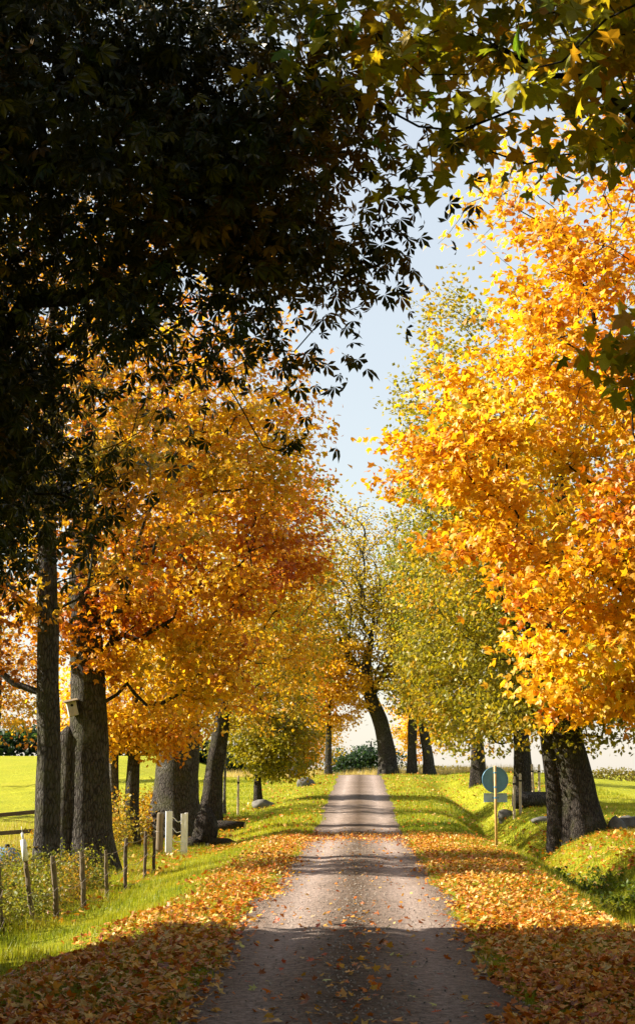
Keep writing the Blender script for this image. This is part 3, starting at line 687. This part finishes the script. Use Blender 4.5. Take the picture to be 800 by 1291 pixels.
# narrow white gate frame by the massive trunk
yw = 42.0
gx = (216 - 455) * yw / FPX + .1
gt = root('white_gate_frame', (gx, yw, hz(gx, yw)), 'narrow white gate frame with curled wire strands beside the massive grey trunk', 'gate')
MB().box((0, 0, .54), (.17, .05, 1.18), Matrix.Rotation(R(24), 3, 'Z'), .004, 1).build('post', M_WHITE, gt, bevel=.005)
MB().box((.36, .05, .52), (.10, .05, 1.10), Matrix.Rotation(R(18), 3, 'Z'), .004, 2).build('post', M_WHITE, gt, bevel=.005)
MB().box((.44, .12, .53), (.07, .05, 1.12), Matrix.Rotation(R(18), 3, 'Z'), .004, 4).build('post', M_WHITE, gt, bevel=.005)
for k, z in enumerate((.98, .70, .44, .22)):
    pts = [(.07 + .3 * u, .02, z - .09 * math.sin(u * math.pi * .8) - .03 * u + .02 * math.sin(9 * u + k)) for u in np.linspace(0, 1, 10)]
    MB().tube(pts, .011, 6).build('wire_strand', M_WHITE, gt, True)
gw = root('gate_post', (gx - .26, yw + .1, hz(gx - .26, yw + .1)), 'old brown wooden post standing against the white gate frame', 'post')
MB().tube([(0, 0, -.3), (.01, 0, .4), (.02, 0, 1.06), (.02, 0, 1.1)], [.10, .095, .088, .06], 11).build('shaft', M_WOOD, gw)
MB().tube([(-.10, -.02, .62), (0, -.11, .60), (.12, -.03, .63)], .008, 6).build('wire_loop', M_WIRE, gw, True)

# mossy rotten stump left of the massive trunk
def rock(name, c, d, mat_, parent, seed, sub=2, rough=.35):
    import bmesh
    bm = bmesh.new(); bmesh.ops.create_icosphere(bm, subdivisions=sub + 1, radius=1)
    P = np.array([v.co[:] for v in bm.verts])
    P = P * (1 + rough * (noise(P * 1.3 + seed, seed) - .5) * 2 + rough * .5 * (noise(P * 3.1 + seed, seed + 1) - .5) * 2)[:, None] * np.array(d) / 2 + np.array(c)
    for v, p in zip(bm.verts, P): v.co = p
    me = bpy.data.meshes.new(name); bm.to_mesh(me); bm.free()
    for p in me.polygons: p.use_smooth = True
    return obj(name, me, mat_, parent)
sx, sy = at(258, 1045, 46)[0], 46.0
st = root('rotten_stump', (sx, sy, hz(sx, sy)), 'dark rotten stump with lumpy roots at the foot of the massive grey trunk', 'stump')
rock('stump_body', (0, 0, .42), (.72, .62, 1.35), M_BARKD, st, 7)
rock('root_lump', (.42, -.1, .08), (.85, .5, .5), M_BARKD, st, 9)
rock('root_lump', (-.35, -.2, .10), (.6, .5, .45), M_BARKD, st, 13)
lx, ly = at(290, 1030, 54)[0], 54.0
lg = root('fallen_log', (lx, ly, hz(lx, ly)), 'rotting brown log lying in the grass left of the road', 'log')
MB().tube([(-.75, .1, .16), (-.2, .02, .18), (.5, -.1, .16)], [.20, .19, .17], 14).build('log_body', M_BARKD, lg, True)
MB().tube([(.5, -.1, .16), (.505, -.101, .16)], [.15, .14], 14).build('cut_face', M_CUT, lg)

# sign seen from behind on the right verge
ysn = 38.6; sx = (620.5 - 455) * ysn / FPX + .1; sz = hz(sx, ysn)
sg = root('road_sign', (sx, ysn, sz), 'round traffic sign with small plate below it, seen from its grey back', 'sign')
zc = at(620, 983.5, ysn)[2] - sz; zp = at(620, 1006, ysn)[2] - sz
MB().tube([(0, 0, -.4), (0, 0, 1), (0, 0, zc + .33), (0, 0, zc + .335)], [.034, .034, .034, .02], 12).build('pole', M_POLE, sg, True)
n = 40; mb = MB(); a = np.arange(n) * 2 * np.pi / n
def ring(r, y): return [(r * math.cos(t), y, zc + r * math.sin(t)) for t in a]
V = ring(.298, .048) + ring(.298, .060); mb.add(V, [tuple(range(n)), tuple(range(2 * n - 1, n - 1, -1))] + [(i, i + n, (i + 1) % n + n, (i + 1) % n) for i in range(n)])
disc = mb.build('disc', M_SIGNB, sg)
mb = MB(); V = ring(.298, .030) + ring(.314, .030) + ring(.314, .064) + ring(.298, .064)
mb.add(V, [(q * n + i, q * n + (i + 1) % n, ((q + 1) % 4) * n + (i + 1) % n, ((q + 1) % 4) * n + i) for q in range(4) for i in range(n)]); mb.build('rim', M_SIGNB, disc, True)
pl = MB().box((0, .053, zp), (.56, .010, .20)).build('plate', M_PLATE, sg)
for dz in (-.1, .1): MB().box((0, .040, zp + dz), (.56, .025, .012)).build('flange', M_PLATE, pl)
for z in (zc + .17, zc - .17, zp):
    MB().tube([(0, 0, z - .02), (0, 0, z + .02)], .041, 12).box((0, .042, z), (.16, .012, .04)).build('clamp', M_SIGNB, sg)

# birdhouse on the broken stem
bp_ = at(91, 894, 33.4); bh = root('birdhouse', bp_, 'small grey wooden birdhouse with tilted roof fixed to the broken maple stem', 'birdhouse')
rot = Matrix.Rotation(R(-14), 3, 'Y') @ Matrix.Rotation(R(16), 3, 'Z')
MB().box((0, 0, 0), (.20, .18, .30), rot).build('box', plain('grey_board', (.42, .40, .38), .8, 6, .25, 0, .3, (6, 6, .8)), bh, bevel=.004)
MB().box(rot @ Vector((0, -.03, .175)), (.30, .30, .025), rot @ Matrix.Rotation(R(12), 3, 'X')).build('roof', M_WOOD, bh, bevel=.003)
hc = rot @ Vector((0, -.091, .07)); hn = rot @ Vector((0, -1, 0))
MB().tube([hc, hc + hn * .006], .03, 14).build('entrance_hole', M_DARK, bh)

# log, stones and stakes on the right bank
lx, ly = at(673, 1015, 58)[0], 58.0
lg = root('sawn_log', (lx, ly, hz(lx, ly)), 'thick sawn log lying on the right bank behind the two stemmed linden', 'log')
MB().tube([(-.72, .0, .26), (-.2, .02, .27), (.3, .05, .28), (1.0, .1, .28)], [.31, .30, .29, .29], 18).build('log_body', M_BARK, lg, True)
MB().tube([(-.722, 0, .26), (-.73, 0, .26)], [.26, .25], 18).build('cut_face', M_CUT, lg)
for px, py, d, dims, lab, sd_ in [(636, 1012, 58, (.55, .4, .5), 'pale stone in the grass between the road sign and the sawn log', 3), (688, 1029, 51, (1.0, .6, .28), 'flat dark stone on the bank just left of the thick linden trunks', 5),
                                  (776, 1040, 44, (.5, .45, .5), 'rounded grey boulder standing right of the thick linden trunks', 8), (792, 1040, 44.4, (.75, .5, .5), 'dark blue grey boulder right of the rounded boulder', 12),
                                  (331, 1017, 66, (.9, .6, .5), 'weathered stone beside the low olive linden', 15), (384, 1000, 80, (.8, .6, .6), 'mossy stone on the left verge near the top of the rise', 18)]:
    x = at(px, py, d)[0]; t = root('field_stone', (x, d, hz(x, d)), lab, 'stone')
    rock('stone', (0, 0, dims[2] * .25), dims, M_STONE, t, sd_, 2, .28)
    rock('lichen_chip', (dims[0] * .42, -dims[1] * .3, .03), (dims[0] * .35, dims[1] * .35, dims[2] * .4), M_STONE, t, sd_ + 1, 1, .3)
def stake(px, d, hgt, label, group):
    x = at(px, 1000, d)[0]; t = root('tree_stake', (x, d, hz(x, d)), label, 'stake', group); r2 = random.Random(px)
    tx = r2.uniform(-.03, .03)
    MB().tube([(0, 0, -.3), (tx * .5, 0, hgt * .5), (tx, 0, hgt - .05), (tx, 0, hgt)], [.05, .048, .046, .03], 8).build('shaft', M_STAKE, t)
    MB().tube([(tx - .0, 0, hgt * .82 - .03), (tx, 0, hgt * .82 + .03)], .056, 8).build('tie_band', M_DARK, t)
for px, d, hgt in ((647, 56, 1.45), (655, 56.3, 1.40), (672, 60, 1.5), (679, 60.4, 1.5), (689, 63, 1.5), (695, 63, 1.4), (699, 54, 1.55)):
    stake(px, d, hgt, 'pale wooden tree stake standing on the right bank by the sawn log', 'tree stakes by the sawn log')
for px, d, hgt in ((267, 61, 1.5), (276, 61.6, 1.55), (300, 62, 1.5)):
    stake(px, d, hgt, 'pale wooden tree stake on the left verge near the bare sapling', 'tree stakes by the bare sapling')
make_tree('sapling_tree', 'bare pale young sapling between stakes left of the low olive linden', (at(283, 1000, 62.5)[0], 62.5),
          [(0, 0, 0, .07), (0, 0, 1, .055), (.03, 0, 2.4, .04), (0, 0, 4, .012)], [(at(283, 1000, 62.5)[0], 62.5, 3.0, .9, .8, 1.3, 1)], OLIVE, 401, n_att=60, leaves=160, tpl=OVAL, size=(.07, .12), bark=M_BARKP, crown_base=.25, tip=.007, limb_min=.02)

# rounded blue tank half hidden at the left edge
tx_, ty_ = at(6, 1085, 31)[0], 31.0
tk = root('blue_tank', (tx_, ty_, hz(tx_, ty_)), 'rounded blue plastic tank half hidden among weeds behind the wire fence', 'tank')
zt = at(6, 1068, ty_)[2] - hz(tx_, ty_)
pts = [(-.5, .25, zt - .3), (-.44, .22, zt - .3), (-.1, .05, zt - .3), (.14, -.05, zt - .3), (.23, -.09, zt - .3), (.25, -.1, zt - .3)]
MB().tube(pts, [.12, .27, .30, .29, .2, .05], 20).build('tank_body', M_BLUE, tk, True)
MB().tube([(.04, .0, zt - .03), (.04, 0, zt + .05)], [.05, .045], 12).build('filler_cap', M_DARK, tk, True)
for x in (-.3, .1): MB().box((x, .05 - x * .3, (zt - .58) / 2), (.08, .5, max(zt - .52, .1)), None).build('cradle', M_WOODD, tk)

# ------------------------------------------------------------------ grass, weeds, litter, gravel
def scatter_dens(rng, n, x0, x1, y0, y1, dens):
    x = rng.uniform(x0, x1, n); u = rng.uniform(0, 1, n); y = y0 + (y1 - y0) * u ** 1.6
    k = rng.uniform(0, 1, n) < dens(x, y); return x[k], y[k]
def litter(x, y):
    """how thickly fallen leaves lie"""
    j = (n2(x, y, 0.8, 21) - .5) * 1.3
    w_ = 1.1 * sst(13.5, 21, y); l = sst(-3.9, -3.0, x + .5 * j - w_) * (1 - sst(-1.5, -.95, x - .35 * j)); r = sst(1.0, 1.55, x + .35 * j) * (1 - sst(2.5, 4.1, x + .8 * j))
    fade = 1 - 0.86 * sst(34, 52, y)
    band = .55 * np.exp(-((y - 43.5) / 2.6) ** 2) * (np.abs(x) < 4)
    return np.clip((l + r) * fade * (.15 + 1.3 * n2(x, y, 1.7, 22)) + band, 0, 1)
rng = np.random.default_rng(77)
BL = (np.array([[-.5, 0, 0], [.5, 0, 0], [.28, .55, .0], [0, 1, 0]], float), np.array([[0, 1, 2], [0, 2, 3]]))
BL1 = (np.array([[-.5, 0, 0], [.5, 0, 0], [0, 1, 0]], float), np.array([[0, 1, 2]]))
def blades(x, y, hmin, hmax, wid, pal, name, tpl=BL1, hmul=None, label=None):
    n = len(x); h = rng.uniform(hmin, hmax, n)
    if hmul is not None: h *= hmul(x, y)
    a = rng.uniform(0, 2 * np.pi, n); tilt = rng.normal(size=n) * .45
    S = np.stack([np.cos(a), np.sin(a), 0 * a], -1); U = np.stack([-np.sin(a) * np.sin(tilt), np.cos(a) * np.sin(tilt), np.cos(tilt)], -1); N = np.cross(S, U)
    Rm = np.stack([S * (wid * rng.uniform(.6, 1.3, n))[:, None], U * h[:, None], N], -1)
    t = .5 + .9 * (n2(x, y, .5, 31) - .5) + .5 * (n2(x, y, 2.5, 32) - .5) + rng.normal(size=n) * .18
    v, f, c = stamp(tpl, np.c_[x, y, height(x, y) - .012], Rm, np.ones(n), palette(pal, t) * rng.uniform(.8, 1.15, n)[:, None])
    return obj(name, mesh_np(name, v, f, False, c), M_BLADE, kind='stuff', label=label, category='grass')
GRASS = [(.10, .16, .008), (.19, .25, .010), (.30, .33, .014), (.38, .37, .02), (.46, .37, .05)]
def off_road(x, y): return np.where(np.abs(x) > np.where(x < 0, road_half(y, -1), road_half(y, 1)) - .10, 1.0, 0.0)
def hm(x, y): return 1 + 1.3 * np.exp(-((x - 4.6) / .9) ** 2) + .9 * sst(3.6, 4.6, -x) - .35 * (np.abs(x) < 1.8) + .35 * sst(5.2, 6.2, x) + 1.6 * (n2(x, y, 1.4, 33) - .5) * (np.abs(x) > 2)
x, y = scatter_dens(rng, 560000, -9.5, 9.5, 8, 46, lambda x, y: off_road(x, y) * (1 - .45 * litter(x, y)) * np.where(np.abs((x - .1) / y + 0.026) < .235, 1, .06))
blades(x, y, .05, .125, .009, GRASS, 'verge_grass', BL1, hm, 'short green grass of the verges and ditch along the near road')
x, y = scatter_dens(rng, 160000, -9, 11, 44, 101, lambda x, y: off_road(x, y) * 1.0)
blades(x, y, .07, .15, .02, GRASS, 'verge_grass', BL1, None, 'short green grass of the verges along the rising road')
DRY = [(.40, .29, .10), (.52, .40, .17), (.60, .46, .22), (.44, .36, .12)]
x = rng.uniform(-9, 11, 26000); y = rng.uniform(99, 124, 26000); k = np.abs(x - (-4.5 * sst(98, 121, y))) > 1.9; x, y = x[k], y[k]
blades(x, y, .3, .75, .02, DRY, 'dry_grass', BL1, None, 'pale dry tall grass along the crest of the rise')
x = rng.uniform(-15, -6.4, 22000); y = rng.uniform(36, 56, 22000)
blades(x, y, .12, .42, .014, [DRY[0], DRY[1], GRASS[3], GRASS[2], DRY[1]], 'meadow_edge_grass', BL1, None, 'tall yellowing grass around the rail fence at the meadow edge')

# weeds behind the wire fence
def weeds(n, x0, x1, y0, y1, hmax, pal, size, label, seed):
    r = np.random.default_rng(seed); V, F, C, m = [], [], [], 0
    x = r.uniform(x0, x1, n); y = r.uniform(y0, y1, n); hh = hmax * r.uniform(.4, 1, n) * (.5 + n2(x, y, .9, seed)); nl = 16
    idx = np.repeat(np.arange(n), nl); u = r.uniform(.15, 1, n * nl); off = r.normal(size=(n * nl, 2)) * .07
    p = np.c_[x[idx] + off[:, 0] * u, y[idx] + off[:, 1] * u, height(x[idx], y[idx]) + u * hh[idx]]
    cl = palette(pal, n2(p[:, 0], p[:, 1], 1.1, seed + 1) * 1.2 - .1 + r.normal(size=n * nl) * .15)
    v, f, c = stamp(OVAL if hmax < .4 else DIAMOND, p, orient(n * nl, r, None, .5, .8, 0, .1), r.uniform(size[0], size[1], n * nl), cl)
    V.append(v); F.append(f); C.append(c); m = len(v)
    S = np.zeros((n, 3, 3)); a = r.uniform(0, 6.28, n)
    S[:, 0, 0] = np.cos(a) * .008; S[:, 1, 0] = np.sin(a) * .008; S[:, 2, 1] = hh; S[:, 0, 1] = r.normal(size=n) * .06; S[:, 1, 2] = 1
    v, f, c = stamp(BL1, np.c_[x, y, height(x, y)], S, np.ones(n), np.tile(np.array([.16, .13, .05]), (n, 1)))
    V.append(v); F.append(f + m); C.append(c)
    obj('weeds', mesh_np('weeds', np.concatenate(V), np.concatenate(F), False, np.concatenate(C)), M_BLADE, kind='stuff', label=label, category='weeds')
weeds(1500, -6.9, -4.45, 19.5, 30, .85, [(.34, .30, .05), (.22, .24, .03), (.12, .15, .02), (.20, .18, .03), (.38, .22, .03)], (.03, .075), 'knee high yellow green weeds behind the wire fence posts', 501)
weeds(600, -9.5, -5.9, 25, 34, .42, [(.55, .28, .02), (.48, .16, .015), (.30, .10, .015), (.24, .2, .03), (.6, .36, .03)], (.05, .11), 'orange and brown brambles between the blue tank and the rail fence', 503)
weeds(700, -7.7, -6.25, 37.5, 60, 1.5, [(.60, .36, .03), (.50, .22, .018), (.34, .26, .03), (.20, .19, .03), (.62, .42, .04)], (.06, .13), 'waist high yellow and orange undergrowth between the old trunks of the left row', 509)
weeds(160, 4.2, 5.3, 28, 37, .34, [(.06, .10, .012), (.10, .15, .015), (.16, .2, .02), (.3, .26, .04)], (.04, .10), 'dark green leafy weeds in the ditch', 505)

# fallen leaves
LITTER = [(.22, .06, .012), (.50, .12, .010), (.66, .22, .014), (.72, .34, .025), (.72, .50, .18), (.40, .22, .06)]
def fallen(x, y, lift, tpl, smin, smax):
    n = len(x); N = rng.normal(size=(n, 3)) * .42; N[:, 2] += 1; N /= np.linalg.norm(N, axis=1)[:, None]; N *= np.where(rng.uniform(size=n) < .4, -1, 1)[:, None]
    D = rng.normal(size=(n, 3)); D -= N * (D * N).sum(1)[:, None]; D /= np.linalg.norm(D, axis=1)[:, None]; S = np.cross(D, N)
    sz = rng.uniform(smin, smax, n); p = np.c_[x, y, ground_z(x, y) + .012 + lift * rng.uniform(.1, 1, n) + .15 * sz * np.sqrt(1 - N[:, 2] ** 2)]
    t = rng.uniform(0, 1, n) * .8 + .35 * (n2(x, y, .7, 41) - .3)
    return p, np.stack([S, D, N], -1), sz, palette(LITTER, t) * rng.uniform(.7, 1.1, n)[:, None]
lx, ly = scatter_dens(rng, 175000, -4.8, 5, 8.5, 46, litter); k = np.abs(lx / ly) < .27; lx, ly = lx[k], ly[k]
ox, oy = scatter_dens(rng, 5200, -1.3, 1.3, 8.5, 48, lambda x, y: .16 + .5 * np.exp(-(x / .3) ** 2) * sst(24, 16, y) + .5 * sst(.9, 1.3, np.abs(x)))
onroad = np.r_[np.zeros(len(lx), bool), np.ones(len(ox), bool)]
x = np.r_[lx, ox]; y = np.r_[ly, oy]; lift = np.where(onroad | (np.abs(x) < 1.35), .0, .065)
p, Rm, sz, cl = fallen(x, y, lift, MAPLE, .03, .08)
px, py, dz = project(p); s_ = np.where((px > 5) & (px < 795) & (py < 1286), sz / dz, 0) * np.where(onroad, 1.6, .8)
top = np.argsort(-s_)[:300]; single = np.zeros(len(x), bool); single[top] = True
hue = cl[:, 1] / (cl[:, 0] + 1e-6)
for i in top:
    kind = 'brown red' if hue[i] < .30 else ('orange' if hue[i] < .45 else 'pale yellow')
    place = 'lying alone on the shaded gravel of the road' if onroad[i] else 'in the thick litter beside the shaded road'
    o = leaf_object('fallen_leaf', None, shared_leaf('fallen', MAPLE, cl[i], M_FALLEN), p[i], Rm[i], sz[i])
    o['label'] = f'{kind} fallen maple leaf {place}'; o['category'] = 'leaf'; o['group'] = f'{kind} fallen leaves {place}'
m = ~single; near = m & (y < 21); farm = m & (y >= 21)
V, F, C = stamp(MAPLE_S, p[near], Rm[near], sz[near], cl[near]); v, f, c = stamp(DIAMOND, p[farm], Rm[farm], sz[farm] * 1.1, cl[farm])
obj('leaf_litter', mesh_np('leaf_litter', np.concatenate([V, v]), np.concatenate([F, f + len(V)]), False, np.concatenate([C, c])), M_FALLEN, kind='stuff', label='carpet of orange and brown fallen leaves on both road edges', category='leaf litter')
x = np.r_[rng.uniform(-9, -4, 5200), rng.uniform(-5, 9, 4200), rng.uniform(4.8, 8.5, 2600)]; y = np.r_[rng.uniform(22, 60, 5200), rng.uniform(44, 98, 4200), rng.uniform(33, 48, 2600)]
k = np.abs(x) > 1.3; x, y = x[k], y[k]
p, Rm, sz, cl = fallen(x, y, .07, DIAMOND, .08, .15); v, f, c = stamp(DIAMOND, p, Rm, sz, cl)
obj('leaf_litter', mesh_np('leaf_litter', v, f, False, c), M_FALLEN, kind='stuff', label='loose fallen leaves strewn thinly over the far grass', category='leaf litter')

# loose gravel
OCT = (np.array([[1, 0, 0], [-1, 0, 0], [0, 1, 0], [0, -1, 0], [0, 0, .6], [0, 0, -.6]], float) * .5, np.array([[0, 2, 4], [2, 1, 4], [1, 3, 4], [3, 0, 4], [2, 0, 5], [1, 2, 5], [3, 1, 5], [0, 3, 5]]))
gx_, gy_ = scatter_dens(rng, 15000, -1.35, 1.35, 8.5, 40, lambda x, y: .12 + .8 * np.exp(-(x / .3) ** 2) + .5 * sst(.95, 1.3, np.abs(x)))
n = len(gx_); Q = orient(n, rng); cl = np.array([.30, .26, .22])[None] * rng.uniform(.4, 1.4, n)[:, None]
v, f, c = stamp(OCT, np.c_[gx_, gy_, ground_z(gx_, gy_) + .003], Q, rng.uniform(.008, .03, n), cl)
mg, t, b_, L = mat('pebble'); vc = nd(t, 'VertexColor', layer_name='Col'); L.new(vc.outputs[0], b_.inputs['Base Color']); b_.inputs['Roughness'].default_value = .9
obj('gravel', mesh_np('gravel', v, f, False, c), mg, kind='stuff', label='loose grey brown gravel along the middle of the road', category='gravel')
